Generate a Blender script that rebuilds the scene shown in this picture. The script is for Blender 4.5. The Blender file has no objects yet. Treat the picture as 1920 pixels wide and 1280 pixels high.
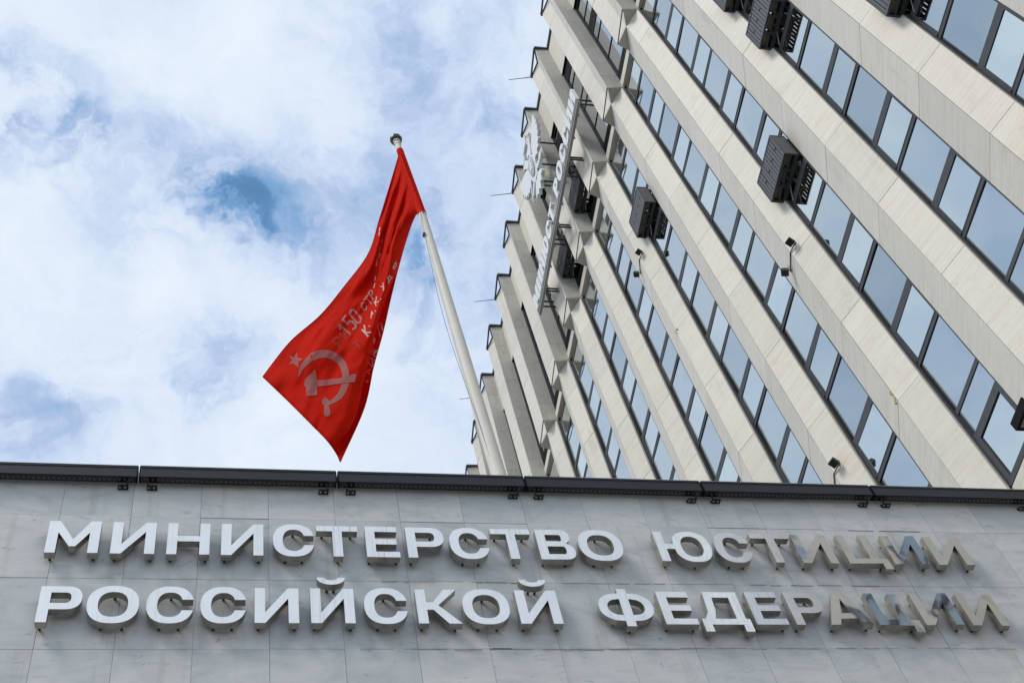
import bpy, bmesh, math, random
from mathutils import Vector, Matrix, noise
from mathutils.geometry import tessellate_polygon
from mathutils.bvhtree import BVHTree
random.seed(7)
C = bpy.context.scene.collection
scene = bpy.context.scene

# ------------------------------------------------------------------ camera
R = [[0.97634726, 0.047372595, 0.210954651], [-0.148079636, 0.857452982, 0.492794892], [-0.157538722, -0.512377031, 0.844186786]]            # rows: world axes, columns: camera right / down / forward
F = 2529.6528
EYE = Vector((0, 0, 1.6))
cam_d = bpy.data.cameras.new('camera'); cam = bpy.data.objects.new('camera', cam_d); C.objects.link(cam)
cam_d.sensor_width = 36; cam_d.lens = F / 1920 * 36; cam_d.clip_start = 0.1; cam_d.clip_end = 3000
M4 = Matrix.Identity(4)
for i in range(3):
    M4[i][0] = R[i][0]; M4[i][1] = -R[i][1]; M4[i][2] = -R[i][2]; M4[i][3] = EYE[i]
cam.matrix_world = M4
scene.camera = cam

def ray(px, py):
    v = (px - 960, py - 640, F)
    return Vector([sum(R[i][j] * v[j] for j in range(3)) for i in range(3)])
def at_y(px, py, y):
    r = ray(px, py); return r / r.y * y + EYE
def at_x(px, py, x):
    r = ray(px, py); return r / r.x * x + EYE
def proj(p):
    p = Vector(p) - EYE
    q = [sum(R[i][j] * p[i] for i in range(3)) for j in range(3)]
    if q[2] <= 0.01: return None
    return q[0] / q[2] * F + 960, q[1] / q[2] * F + 640

# ------------------------------------------------------------------ world, sun, exposure
SUN = Vector((-0.53, -0.27, 0.80)).normalized()
sun_el = math.asin(SUN.z); sun_az = math.atan2(SUN.x, SUN.y)
w = bpy.data.worlds.new('World'); scene.world = w; w.use_nodes = True
nt = w.node_tree; nt.nodes.clear(); N = nt.nodes.new; L = nt.links.new
def nd(tree, typ, **kw):
    n = tree.nodes.new(typ)
    for k, v in kw.items():
        if k.startswith('i_'):
            n.inputs[int(k[2:]) if k[2:].isdigit() else k[2:].replace('_', ' ')].default_value = v
        else: setattr(n, k, v)
    return n
out = N('ShaderNodeOutputWorld'); bg = N('ShaderNodeBackground'); bg.inputs[1].default_value = 0.1
sky = N('ShaderNodeTexSky'); sky.sky_type = 'NISHITA'; sky.sun_disc = False
sky.sun_elevation = sun_el; sky.sun_rotation = sun_az
tc = N('ShaderNodeTexCoord')
warp = nd(nt, 'ShaderNodeTexNoise', i_Scale=5.0, i_Detail=6.0, i_Roughness=0.6)
L(tc.outputs['Generated'], warp.inputs['Vector'])
wsub = nd(nt, 'ShaderNodeVectorMath', operation='SUBTRACT'); wsub.inputs[1].default_value = (.5, .5, .5)
L(warp.outputs['Color'], wsub.inputs[0])
wsc = nd(nt, 'ShaderNodeVectorMath', operation='SCALE'); wsc.inputs['Scale'].default_value = 0.20
L(wsub.outputs[0], wsc.inputs[0])
wadd = nd(nt, 'ShaderNodeVectorMath', operation='ADD'); L(tc.outputs['Generated'], wadd.inputs[0]); L(wsc.outputs[0], wadd.inputs[1])
wdir = nd(nt, 'ShaderNodeVectorMath', operation='NORMALIZE'); L(wadd.outputs[0], wdir.inputs[0])
def math_n(op, a, b=None, tree=None):
    tree = next((s.id_data for s in (a, b) if hasattr(s, 'id_data')), nt)
    n = tree.nodes.new('ShaderNodeMath'); n.operation = op
    for i, v in enumerate((a, b)):
        if v is None: continue
        if isinstance(v, (int, float)): n.inputs[i].default_value = v
        else: tree.links.new(v, n.inputs[i])
    return n.outputs[0]
big = nd(nt, 'ShaderNodeTexNoise', i_Scale=2.6, i_Detail=9.0, i_Roughness=0.55, i_Distortion=0.3)
L(tc.outputs['Generated'], big.inputs['Vector'])
fine = nd(nt, 'ShaderNodeTexNoise', i_Scale=10.0, i_Detail=11.0, i_Roughness=0.60, i_Distortion=0.25)
L(wadd.outputs[0], fine.inputs['Vector'])
# thickness of the cloud layer: noise plus the thin places and thick banks of this sky
dens = math_n('ADD', math_n('MULTIPLY', math_n('SUBTRACT', big.outputs[0], 0.5), 0.80), 0.70)
dens = math_n('ADD', dens, math_n('MULTIPLY', math_n('SUBTRACT', fine.outputs[0], 0.5), 0.62))
BLOBS = [(415, 410, 1.7, -0.18), (448, 432, 2.8, -0.12), (540, 400, 2.2, .08), (520, 470, 2.2, -0.12), (395, 372, 2.4, -.10), (600, 480, 2.5, -.06), (75, 190, 3.8, -0.20), (30, 165, 3, -0.12), (130, 225, 2, -.1), (30, 745, 2.8, -0.15), (345, 675, 2.8, -0.20), (330, 760, 2, -.1),
         (300, 320, 5.0, -0.14), (610, 330, 4.0, -0.12), (880, 160, 5.5, -0.10), (880, 560, 5.0, -0.10), (760, 480, 3.0, -0.16), (1000, 330, 3, -.08), (150, 640, 3, -.08), (690, 60, 3, -.06),
         (560, 120, 6.0, 0.20), (200, 90, 5.0, 0.14), (120, 480, 6.5, 0.22), (620, 800, 6.0, 0.18), (230, 830, 5.0, 0.16), (560, 600, 5, .10), (330, 560, 4, .10),
         (30, 20, 5.0, .10), (400, 20, 6, .08)]
wisp = nd(nt, 'ShaderNodeTexNoise', i_Scale=24.0, i_Detail=10.0, i_Roughness=0.66, i_Distortion=0.5)
L(wdir.outputs[0], wisp.inputs['Vector'])
dens = math_n('ADD', dens, math_n('MULTIPLY', math_n('SUBTRACT', wisp.outputs[0], 0.5), 0.46))
holes = math_n('ADD', 0.0, 0.0); banks = math_n('ADD', 0.0, 0.0)
for bx, by, deg, amt in BLOBS:
    d = ray(bx, by).normalized()
    dp = nd(nt, 'ShaderNodeVectorMath', operation='DOT_PRODUCT'); L(wdir.outputs[0], dp.inputs[0]); dp.inputs[1].default_value = d
    mr = nd(nt, 'ShaderNodeMapRange', interpolation_type='SMOOTHERSTEP')
    L(dp.outputs['Value'], mr.inputs[0])
    mr.inputs[1].default_value = math.cos(math.radians(deg)) ; mr.inputs[2].default_value = 1.0
    mr.inputs[3].default_value = 0; mr.inputs[4].default_value = amt
    holes, banks = (math_n('ADD', holes, mr.outputs[0]), banks) if amt < 0 else (holes, math_n('ADD', banks, mr.outputs[0]))
torn = math_n('MULTIPLY', math_n('ADD', fine.outputs[0], wisp.outputs[0]), 0.5)      # the thin places are torn, not round
tear = nd(nt, 'ShaderNodeMapRange', interpolation_type='SMOOTHSTEP'); L(torn, tear.inputs[0]); tear.inputs[1].default_value = .60; tear.inputs[2].default_value = .40; tear.inputs[3].default_value = .45; tear.inputs[4].default_value = 1.35
dens = math_n('ADD', math_n('ADD', dens, banks), math_n('MULTIPLY', holes, tear.outputs[0]))
ramp = N('ShaderNodeValToRGB'); L(dens, ramp.inputs[0])
e = ramp.color_ramp.elements
e[0].position = 0.0; e[0].color = (0.12, 0.30, 0.58, 1)
e[1].position = 1.0; e[1].color = (0.80, 0.89, 0.985, 1)
for pos, col in ((0.22, (0.24, 0.42, 0.69, 1)), (0.40, (0.42, 0.55, 0.79, 1)), (0.56, (0.56, 0.68, 0.89, 1)), (0.74, (0.70, 0.80, 0.95, 1))):
    q = e.new(pos); q.color = col
cloud = nd(nt, 'ShaderNodeVectorMath', operation='SCALE'); cloud.inputs['Scale'].default_value = 10.0
L(ramp.outputs[0], cloud.inputs[0])
cov = nd(nt, 'ShaderNodeMapRange', interpolation_type='SMOOTHSTEP'); L(dens, cov.inputs[0])
cov.inputs[1].default_value = -0.8; cov.inputs[2].default_value = 0.34
mix = nd(nt, 'ShaderNodeMix', data_type='RGBA'); L(cov.outputs[0], mix.inputs[0]); L(sky.outputs[0], mix.inputs[6]); L(cloud.outputs[0], mix.inputs[7])
L(mix.outputs[2], bg.inputs[0]); L(bg.outputs[0], out.inputs[0])

sl = bpy.data.lights.new('sun', 'SUN'); sl.energy = 2.2; sl.angle = math.radians(18); sl.color = (1, 0.95, 0.87)
so = bpy.data.objects.new('sun', sl); C.objects.link(so); so.rotation_euler = SUN.to_track_quat('Z', 'Y').to_euler(); so.location = SUN * 100
scene.cycles.caustics_reflective = False
vs = scene.view_settings; vs.view_transform = 'Standard'; vs.look = 'None'; vs.exposure = 0.0; vs.gamma = 1; vs.use_curve_mapping = False

# ------------------------------------------------------------------ materials
def new_mat(name):
    m = bpy.data.materials.new(name); m.use_nodes = True
    t = m.node_tree; return m, t, t.nodes['Principled BSDF']
def bump(t, bsdf, height, strength, dist=0.02):
    b = nd(t, 'ShaderNodeBump', i_Strength=strength, i_Distance=dist); t.links.new(height, b.inputs['Height']); t.links.new(b.outputs[0], bsdf.inputs['Normal'])
def ramp_n(t, fac, stops):
    r = t.nodes.new('ShaderNodeValToRGB'); t.links.new(fac, r.inputs[0]); el = r.color_ramp.elements
    el[0].position, el[0].color = stops[0][0], (*stops[0][1], 1); el[1].position, el[1].color = stops[-1][0], (*stops[-1][1], 1)
    for p, c in stops[1:-1]:
        q = el.new(p); q.color = (*c, 1)
    return r.outputs[0]
def mixc(t, fac, a, b, blend='MIX'):
    m = nd(t, 'ShaderNodeMix', data_type='RGBA', blend_type=blend)
    for sock, v in ((m.inputs[0], fac), (m.inputs[6], a), (m.inputs[7], b)):
        if isinstance(v, (int, float)): sock.default_value = v
        elif isinstance(v, tuple): sock.default_value = (*v, 1)
        else: t.links.new(v, sock)
    return m.outputs[2]
def coords(t, scale, seed=True, kind='Object'):
    tc_ = t.nodes.new('ShaderNodeTexCoord'); mp = t.nodes.new('ShaderNodeMapping'); mp.inputs['Scale'].default_value = scale
    src = tc_.outputs[kind]
    if seed:
        oi = t.nodes.new('ShaderNodeObjectInfo'); s = nd(t, 'ShaderNodeVectorMath', operation='SCALE'); s.inputs[0].default_value = (37.1, 53.7, 71.3)
        t.links.new(oi.outputs['Random'], s.inputs['Scale']); a = nd(t, 'ShaderNodeVectorMath', operation='ADD')
        t.links.new(src, a.inputs[0]); t.links.new(s.outputs[0], a.inputs[1]); src = a.outputs[0]
    t.links.new(src, mp.inputs[0]); return mp.outputs[0]
def noise_n(t, vec, scale, detail=6, rough=.55, dist=0.0):
    n = nd(t, 'ShaderNodeTexNoise', i_Scale=scale, i_Detail=float(detail), i_Roughness=rough, i_Distortion=dist); t.links.new(vec, n.inputs['Vector']); return n.outputs[0]

def stone_mat(name, base, vein, stain, streak=(0.35, 0.35, 5.0)):
    m, t, b = new_mat(name)
    v1 = noise_n(t, coords(t, streak), 1.0, 7, .68, 1.6)
    v2 = noise_n(t, coords(t, (1, 1, 1)), 1.3, 6, .6)
    v3 = noise_n(t, coords(t, (1, 1, 1)), 22, 6, .65)
    v4 = noise_n(t, coords(t, (1.6, 1.6, 0.35)), 1.0, 5, .6)
    c = ramp_n(t, v1, [(.28, vein), (.50, base), (.72, tuple(min(1, x * 1.10) for x in base))])
    c = mixc(t, math_n('MULTIPLY', nd_range(t, v2, .52, .75), .55), c, stain)
    c = mixc(t, math_n('MULTIPLY', nd_range(t, v3, .52, .78), .45), c, tuple(x * .70 for x in base))
    v5 = noise_n(t, coords(t, (1, 1, 1)), 5, 7, .68, .8)
    c = mixc(t, math_n('MULTIPLY', nd_range(t, v5, .54, .74), .38), c, tuple(x * .74 for x in stain))
    c = mixc(t, math_n('MULTIPLY', nd_range(t, v4, .56, .80), .55), c, tuple(x * .66 for x in base))
    vg = noise_n(t, coords(t, (2.2, 2.2, 6)), 1.0, 8, .7, 2.0)
    c = mixc(t, math_n('MULTIPLY', nd_range(t, vg, .60, .74), .30), c, (.40, .42, .40))
    oi = t.nodes.new('ShaderNodeObjectInfo')
    c = mixc(t, 1.0, c, ramp_n(t, oi.outputs['Random'], [(0, (.90, .90, .90)), (.5, (.97, .965, .955)), (1, (1.0, 1.0, 1.0))]), 'MULTIPLY')
    t.links.new(c, b.inputs['Base Color']); b.inputs['Roughness'].default_value = .62
    bump(t, b, v3, .15, .01); return m
def nd_range(t, v, a, b_):
    mr = nd(t, 'ShaderNodeMapRange', interpolation_type='SMOOTHSTEP'); t.links.new(v, mr.inputs[0]); mr.inputs[1].default_value = a; mr.inputs[2].default_value = b_; return mr.outputs[0]

M_LIME = stone_mat('travertine_cladding', (.675, .635, .55), (.59, .548, .46), (.63, .545, .41))
M_CONC_SHADE = stone_mat('concrete_and_shaded_stone', (.50, .485, .43), (.40, .385, .335), (.38, .33, .25), (2.0, 2.0, .5))  # soffit concrete; also the return panels, stone with shade put into its colour

def marble_mat():
    m, t, b = new_mat('grey_marble')
    co = coords(t, (1, 1, 1)); diag = coords(t, (.9, 1, 2.2))
    a = noise_n(t, diag, 2.2, 8, .62, 1.4); f_ = noise_n(t, diag, 9, 8, .7, 1.0); g = noise_n(t, co, 40, 4, .6)
    c = ramp_n(t, a, [(.30, (.49, .51, .512)), (.5, (.595, .607, .60)), (.7, (.665, .67, .655))])
    c = mixc(t, math_n('MULTIPLY', nd_range(t, f_, .57, .70), .6), c, (.26, .28, .30))
    c = mixc(t, math_n('MULTIPLY', nd_range(t, g, .62, .75), .25), c, (.28, .28, .28))
    st = noise_n(t, coords(t, (9, 1, .45)), 1.0, 6, .6)
    c = mixc(t, math_n('MULTIPLY', nd_range(t, st, .54, .76), .36), c, (.33, .31, .27))
    oi = t.nodes.new('ShaderNodeObjectInfo')
    c = mixc(t, 1.0, c, ramp_n(t, oi.outputs['Random'], [(0, (.85, .87, .89)), (.5, (.95, .955, .95)), (1, (1.02, 1.01, .99))]), 'MULTIPLY')
    t.links.new(c, b.inputs['Base Color']); b.inputs['Roughness'].default_value = .42; b.inputs['Specular IOR Level'].default_value = .35
    bump(t, b, g, .08, .004); return m
M_MARBLE = marble_mat()

def paint(name, col, rough=.5, metal=0.0, var=.12, scale=6, spec=.5):
    m, t, b = new_mat(name)
    n1 = noise_n(t, coords(t, (1, 1, 1)), scale, 6, .6)
    c = ramp_n(t, n1, [(.3, tuple(x * (1 - var) for x in col)), (.7, tuple(min(1, x * (1 + var)) for x in col))])
    t.links.new(c, b.inputs['Base Color']); b.inputs['Roughness'].default_value = rough; b.inputs['Metallic'].default_value = metal; b.inputs['Specular IOR Level'].default_value = spec
    t.links.new(math_n('ADD', math_n('MULTIPLY', n1, .18, t), rough - .09, t), b.inputs['Roughness'])
    return m
M_FRAME = paint('window_frame_grey', (.085, .092, .100), .75, 0, .12, 6, .06)
M_BLACK = paint('black_gasket', (.010, .011, .012), .7, 0, .12, 6, .08)
M_DARK = paint('dark_painted_metal', (.040, .043, .048), .5)
M_CAGE = paint('charcoal_cage_paint', (.095, .10, .11), .55, 0, .12, 6, .3)
M_LED = paint('anthracite_luminaire', (.022, .026, .032), .55, 0, .12, 6, .25)
M_LENS = paint('smoked_lens', (.012, .015, .015), .18)
M_POLE = paint('cream_pole_paint', (.66, .64, .57), .62, 0, .06, 3, .25)
M_BRASS = paint('weathered_bronze', (.06, .06, .045), .3, .6)
M_ROPE = paint('halyard', (.22, .22, .21), .8)
M_WHITE = paint('white_letter_panel', (.72, .73, .73), .45, 0, .05)
M_GALV = paint('galvanised_rail', (.30, .30, .28), .5, .3)
M_UNIT = paint('condenser_casing', (.20, .17, .13), .6)
M_FOAM = paint('yellow_sealant', (.55, .42, .10), .9)
M_CORE = paint('dark_joint_backing', (.12, .115, .10), .9)
M_ASPH = paint('paving', (.22, .215, .205), .9, 0, .25, .8)

def glass_mat(name, col):
    m, t, b = new_mat(name)
    oi = t.nodes.new('ShaderNodeObjectInfo')
    c = mixc(t, 1.0, col, ramp_n(t, oi.outputs['Random'], [(0, (.70, .73, .76)), (.10, (.80, .82, .85)), (.3, (.93, .935, .95)), (.75, (1, 1, 1)), (.92, (1.02, 1.02, 1.0)), (1, (1.16, 1.14, 1.10))]), 'MULTIPLY')
    n1 = noise_n(t, coords(t, (1, 1, 1)), .7, 2, .5); n2 = noise_n(t, coords(t, (1, 3, 1)), 1.0, 5, .6)
    c = mixc(t, math_n('MULTIPLY', nd_range(t, n2, .5, .8), .10), c, tuple(x * .75 for x in col))
    t.links.new(c, b.inputs['Base Color']); b.inputs['Metallic'].default_value = 1; b.inputs['Roughness'].default_value = .045
    bump(t, b, n1, .16, .03); return m
M_GLASS = glass_mat('coated_glass_blue', (.53, .595, .61))
M_GLASS2 = glass_mat('coated_glass_pale', (.635, .70, .69))
M_GLASS3 = glass_mat('attic_glass', (.40, .43, .45))

def steel_mat():
    m, t, b = new_mat('polished_steel')
    s = noise_n(t, coords(t, (60, 60, 1.2)), 1.0, 5, .6)
    oi = t.nodes.new('ShaderNodeObjectInfo')
    sx = t.nodes.new('ShaderNodeSeparateColor'); t.links.new(oi.outputs['Color'], sx.inputs[0])
    st = math_n('MULTIPLY', nd_range(t, s, .48, .70), math_n('MULTIPLY', sx.outputs[0], .9, t), t)
    d = noise_n(t, coords(t, (3, 3, 3)), 2.0, 6, .6)
    c = ramp_n(t, d, [(.3, (.80, .785, .75)), (.7, (.89, .87, .835))])
    c = mixc(t, st, c, (.44, .38, .31))
    c = mixc(t, sx.outputs[2], c, (.46, .468, .48))
    rust = noise_n(t, coords(t, (4, 4, 4)), 1.6, 6, .7)
    c = mixc(t, math_n('MULTIPLY', nd_range(t, rust, .60, .76), .35), c, (.50, .44, .36))
    t.links.new(c, b.inputs['Base Color']); b.inputs['Metallic'].default_value = 1
    t.links.new(math_n('ADD', math_n('MULTIPLY', st, .25, t), sx.outputs[1], t), b.inputs['Roughness'])
    bump(t, b, noise_n(t, coords(t, (1, 1, 1)), 3.0, 2, .5), .10, .02)
    return m
M_STEEL = steel_mat()
M_EDGE = paint('brushed_steel_edge', (.37, .345, .305), .38, .75, .3, 14)

def cloth_mat(name, col, trans):
    m, t, b = new_mat(name)
    n1 = noise_n(t, coords(t, (1, 1, 1), False), 3, 5, .6); n2 = noise_n(t, coords(t, (1, 1, 1), False), 180, 2, .5)
    c = ramp_n(t, n1, [(.3, tuple(x * .9 for x in col)), (.7, tuple(min(1, x * 1.06) for x in col))])
    t.links.new(c, b.inputs['Base Color']); b.inputs['Roughness'].default_value = .75; b.inputs['Specular IOR Level'].default_value = .03
    bump(t, b, n2, .12, .003)
    tr = t.nodes.new('ShaderNodeBsdfTranslucent'); t.links.new(c, tr.inputs[0]); mx = t.nodes.new('ShaderNodeMixShader'); mx.inputs[0].default_value = trans
    t.links.new(b.outputs[0], mx.inputs[1]); t.links.new(tr.outputs[0], mx.inputs[2]); t.links.new(mx.outputs[0], t.nodes['Material Output'].inputs[0])
    return m
M_RED = cloth_mat('red_flag_cloth', (.78, .026, .010), .45)
M_GHOST = cloth_mat('print_showing_through', (.52, .20, .185), .34)
M_GHOST2 = cloth_mat('faint_print', (.58, .075, .06), .36)
M_PRINT = cloth_mat('pale_print', (.62, .30, .28), .3)
M_PRINTW = cloth_mat('white_print', (.78, .66, .62), .3)

# ------------------------------------------------------------------ mesh helpers
def mesh_from(name, verts, faces, mat, smooth=False, mats=None):
    me = bpy.data.meshes.new(name); me.from_pydata([tuple(v) for v in verts], [], faces); me.update()
    for m in (mats or [mat]): me.materials.append(m)
    if smooth:
        for p in me.polygons: p.use_smooth = True
    return me
def link(name, me, parent=None, loc=(0, 0, 0), rot=(0, 0, 0)):
    o = bpy.data.objects.new(name, me); C.objects.link(o); o.location = loc; o.rotation_euler = rot
    if parent: o.parent = parent
    return o
def tag(o, label=None, cat=None, group=None, kind=None):
    for k, v in (('label', label), ('category', cat), ('group', group), ('kind', kind)):
        if v: o[k] = v
    return o
def empty(name, loc, label, cat, group=None):
    return tag(link(name, None, None, loc), label, cat, group)
class MB:
    def __init__(s): s.v = []; s.f = []
    def box(s, a, b):
        i = len(s.v); x0, y0, z0 = a; x1, y1, z1 = b
        s.v += [(x0, y0, z0), (x1, y0, z0), (x1, y1, z0), (x0, y1, z0), (x0, y0, z1), (x1, y0, z1), (x1, y1, z1), (x0, y1, z1)]
        s.f += [tuple(i + k for k in q) for q in ((3, 2, 1, 0), (4, 5, 6, 7), (0, 1, 5, 4), (1, 2, 6, 5), (2, 3, 7, 6), (3, 0, 4, 7))]; return s
    def prism(s, poly, z0, z1):
        # poly: plan outline, any winding; capped
        area = sum(poly[k][0] * poly[(k + 1) % len(poly)][1] - poly[(k + 1) % len(poly)][0] * poly[k][1] for k in range(len(poly)))
        if area < 0: poly = poly[::-1]
        i = len(s.v); n = len(poly)
        s.v += [(x, y, z0) for x, y in poly] + [(x, y, z1) for x, y in poly]
        s.f += [(i + k, i + (k + 1) % n, i + n + (k + 1) % n, i + n + k) for k in range(n)]
        for t in tessellate_polygon([[Vector((x, y, 0)) for x, y in poly]]):
            a, b, c = t
            if (Vector(poly[b]) - Vector(poly[a])).cross(Vector(poly[c]) - Vector(poly[a])) < 0: b, c = c, b
            s.f += [(i + c, i + b, i + a), (i + n + a, i + n + b, i + n + c)]
        return s
    def tube(s, p, q, r0, r1=None, n=8, caps=True):
        r1 = r0 if r1 is None else r1; p, q = Vector(p), Vector(q); d = (q - p).normalized()
        u = d.orthogonal().normalized(); w_ = d.cross(u); i = len(s.v)
        for c, r in ((p, r0), (q, r1)):
            s.v += [tuple(c + (u * math.cos(2 * math.pi * k / n) + w_ * math.sin(2 * math.pi * k / n)) * r) for k in range(n)]
        s.f += [(i + k, i + (k + 1) % n, i + n + (k + 1) % n, i + n + k) for k in range(n)]
        if caps: s.f += [tuple(i + k for k in range(n))[::-1], tuple(i + n + k for k in range(n))]
        return s
    def path(s, pts, r, n=6):
        for a, b in zip(pts, pts[1:]): s.tube(a, b, r, r, n)
        return s
    def mesh(s, name, mat, smooth=False): return mesh_from(name, s.v, s.f, mat, smooth)
    def build(s, name, mat, parent=None, loc=(0, 0, 0), smooth=False): return link(name, s.mesh(name, mat, smooth), parent, loc)
def flat_solid(loops, depth, basis):
    """loops: outer polygon + holes in 2D; extruded by depth. basis(u, v, d) -> point, d 0 = front"""
    flat = [p for lp in loops for p in lp]; n = len(flat)
    tris = tessellate_polygon([[Vector((x, y, 0)) for x, y in lp] for lp in loops])
    V = [basis(x, y, 0) for x, y in flat] + [basis(x, y, depth) for x, y in flat]; Fc = []
    for a, b, c in tris:
        A, B, D_ = flat[a], flat[b], flat[c]
        if (B[0] - A[0]) * (D_[1] - A[1]) - (B[1] - A[1]) * (D_[0] - A[0]) < 0: b, c = c, b
        Fc += [(a, b, c), (n + c, n + b, n + a)]
    i = 0
    for lp in loops:
        m = len(lp)
        for k in range(m): Fc.append((i + k, n + i + k, n + i + (k + 1) % m, i + (k + 1) % m))
        i += m
    return V, Fc
def fix_normals(me):
    bm = bmesh.new(); bm.from_mesh(me); bmesh.ops.recalc_face_normals(bm, faces=bm.faces); bm.to_mesh(me); bm.free(); return me

# ------------------------------------------------------------------ ground
g = MB().box((-250, -250, -0.3), (250, 250, 0)).build('ground', M_ASPH); tag(g, kind='structure')

# ------------------------------------------------------------------ tower
P = 3.0291; Z0 = 1.6                      # bay pitch; eye height
def zr(z): return z + Z0                  # heights measured from the eye
ZS = zr(47.34)                            # underside of the projecting top storeys
ZT = zr(60.55)                            # roof
ST = 3.307                                # storey
TOPS = [zr(45.63 - ST * l) for l in range(8)]    # heads of the fixed panes
K_ = (14.068, 7.895); P1 = (14.42, 8.87); B_ = (14.355, 7.222)
A_ = (13.82, 7.28); D_ = (13.90, 8.623); E_ = (14.40, 8.80)
K0, K1 = -6, 15                            # bays
tower = empty('office_tower', (14.5, 20, 0), 'tall stone clad office tower with faceted vertical piers and mirrored window strips', 'office tower')
def tl(name, me, loc=(0, 0, 0), rot=(0, 0, 0)):        # tower child, world coordinates
    o = link(name, me, tower, Vector(loc) - tower.location, rot); return o
def seen(p, pad=60):
    q = proj(p)
    if q is None: return False
    if not (-pad < q[0] < 1920 + pad and -pad < q[1] < 1280): return False
    return q[1] < 875 + q[0] * 0.0255 + pad * .8
# core behind everything
mb = MB().box((14.62, K0 * P + 8.8, 0), (32, K1 * P + 10.3, ZT - .4))
tl('wall', mb.mesh('wall', M_CORE))
rest_stone = MB(); rest_frame = MB(); rest_glass = MB()
panel_cache = {}
n_panel = 0
def panel(p, q, pi, qi, z0, z1, k, mat=M_LIME, name='cladding_panel'):
    """one stone slab: plan edge p-q (outer), pi-qi (inner)"""
    global n_panel
    mid = Vector(((p[0] + q[0]) / 2, (p[1] + q[1]) / 2 + k * P, (z0 + z1) / 2))
    vis = any(seen((mid.x, mid.y, z), 40) for z in (z0, mid.z, z1))
    if not vis:
        rest_stone.prism([(x, y + k * P) for x, y in (p, q, qi, pi)], z0, z1); return
    key = (p, q, round(z1 - z0, 3), mat.name)
    if key not in panel_cache:
        panel_cache[key] = MB().prism([p, q, qi, pi], -(z1 - z0) / 2, (z1 - z0) / 2).mesh(name, mat)
    n_panel += 1
    tl(name, panel_cache[key], (random.uniform(-.004, .004), k * P, mid.z))
G = .008
joints = [ZS - .015] + [t - .28 for t in TOPS] + [zr(18.0), zr(14.7), zr(11), zr(7), zr(3), 0.0]
KI = (14.13, 7.905); P1I = (14.48, 8.87); BI = (14.41, 7.275); RI = (14.41, 7.222)
AI = (13.88, 7.33); KAI = (14.14, 7.895); DI = (13.96, 8.60); EI = (14.40, 8.74)
ajo = [ZS + .01] + [zr(48.70 + ST * n) for n in range(4)] + [ZT]
pier_core = MB(); attic_core = MB()
for k in range(K0, K1 + 1):
    sh = lambda pts: [(x, y + k * P) for x, y in pts]
    # lower pier: convex, crease at K_
    for z1, z0 in zip(joints, joints[1:]):
        panel((14.0704, 7.9017), P1, KI, P1I, z0 + G, z1 - G, k)
        panel(B_, (14.0706, 7.889), BI, (14.13, 7.885), z0 + G, z1 - G, k)
    pier_core.prism(sh([(14.40, 7.27), (14.12, 7.905), (14.47, 8.86), (14.62, 8.86), (14.62, 7.23), (14.40, 7.23)]), 0, ZS - .02)
    rest_stone.prism(sh([(14.362, 7.224), (14.362, 7.262), (14.41, 7.262), (14.41, 7.224)]), 0, ZS - .016)   # stone return of the pier
    # projecting top storeys: concave face A-K-D, flat return A-B
    for z0, z1 in zip(ajo, ajo[1:]):
        panel(D_, K_, DI, KAI, z0 + G, z1 - G, k)
        panel(K_, A_, KAI, AI, z0 + G, z1 - G, k)
        panel((13.822, 7.28), (14.48, 7.209), (13.90, 7.335), (14.48, 7.27), z0 + G, z1 - G, k, M_CONC_SHADE, 'return_panel')  # same stone as the faces, painted darker for its shaded side
    attic_core.prism(sh([(13.92, 7.34), (14.16, 7.895), (13.98, 8.595), (14.38, 8.76), (14.62, 8.76), (14.62, 7.28)]), ZS + .012, ZT - .03)
    attic_core.prism(sh([D_, E_, (14.40, 8.74), (13.97, 8.60)]), ZS + .012, ZT - .01)
tl('pier_core', pier_core.mesh('pier_core', M_CORE)); tl('attic_core', attic_core.mesh('attic_core', M_CORE))
# undersides, slim edge rods, lintels, spandrels
sof_me = MB().prism([(14.47, 7.225), (14.35, 7.235), A_, (14.07, 7.895), D_, E_, (14.47, 8.80)], -.03, 0).mesh('soffit', M_CONC_SHADE)
lint_me = MB().box((14.43, 8.83, 0), (14.60, 10.24, .42)).mesh('lintel', M_LIME)
shade_me = MB().box((14.47, 8.82, 0), (14.60, 10.235, .66)).mesh('shade_band', M_BLACK)  # black box stands in for the shaded soffit below the attic glass
span_me = MB().box((14.44, 8.80, 0), (14.60, 10.235, ZT - .12 - zr(57.05))).mesh('spandrel', M_LIME)
head_me = MB().box((14.425, 8.80, 0), (14.60, 10.235, .07)).mesh('window_head', M_BLACK)
rod_me = MB().tube((A_[0] - .005, A_[1] + .01, .03), (D_[0] - .005, D_[1] - .01, .03), .022, n=6).mesh('edge_rod', M_DARK)
cop = MB(); cop.box((13.78, 7.15, 0), (14.45, 7.30, .12)); cop.box((14.36, 7.30 - .1, 0), (14.50, 7.35, .12)); cop.box((14.37, 8.7, -.05), (14.5, 10.26, .12))
cop_me = cop.mesh('coping', M_DARK)
cf = MB()
for a, b in ((A_, K_), (K_, D_)):
    cf.tube((a[0] - .01, a[1], .03), (b[0] - .01, b[1], .03), .05, n=5)
copf_me = cf.mesh('coping_edge', M_DARK)
rail = MB().tube((A_[0] - .03, A_[1], .10), (D_[0] - .03, D_[1], .10), .045, n=6); rail.tube((D_[0] - .03, D_[1], -.05), (D_[0] - .03, D_[1], .18), .06, n=6); rail.tube((A_[0] - .03, A_[1], -.02), (A_[0] - .03, A_[1], .14), .05, n=6)
rail_me = rail.mesh('roof_rail', M_DARK)
lrod = MB().tube((0, 0, 0), (-1.05, .30, .18), .022, .014, n=6).mesh('lightning_rod', M_DARK)
ap_me = MB().box((14.545, 8.80, 0), (14.575, 10.235, zr(57.05) - zr(48.60))).mesh('attic_pane', M_GLASS3)
am = MB()
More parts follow.
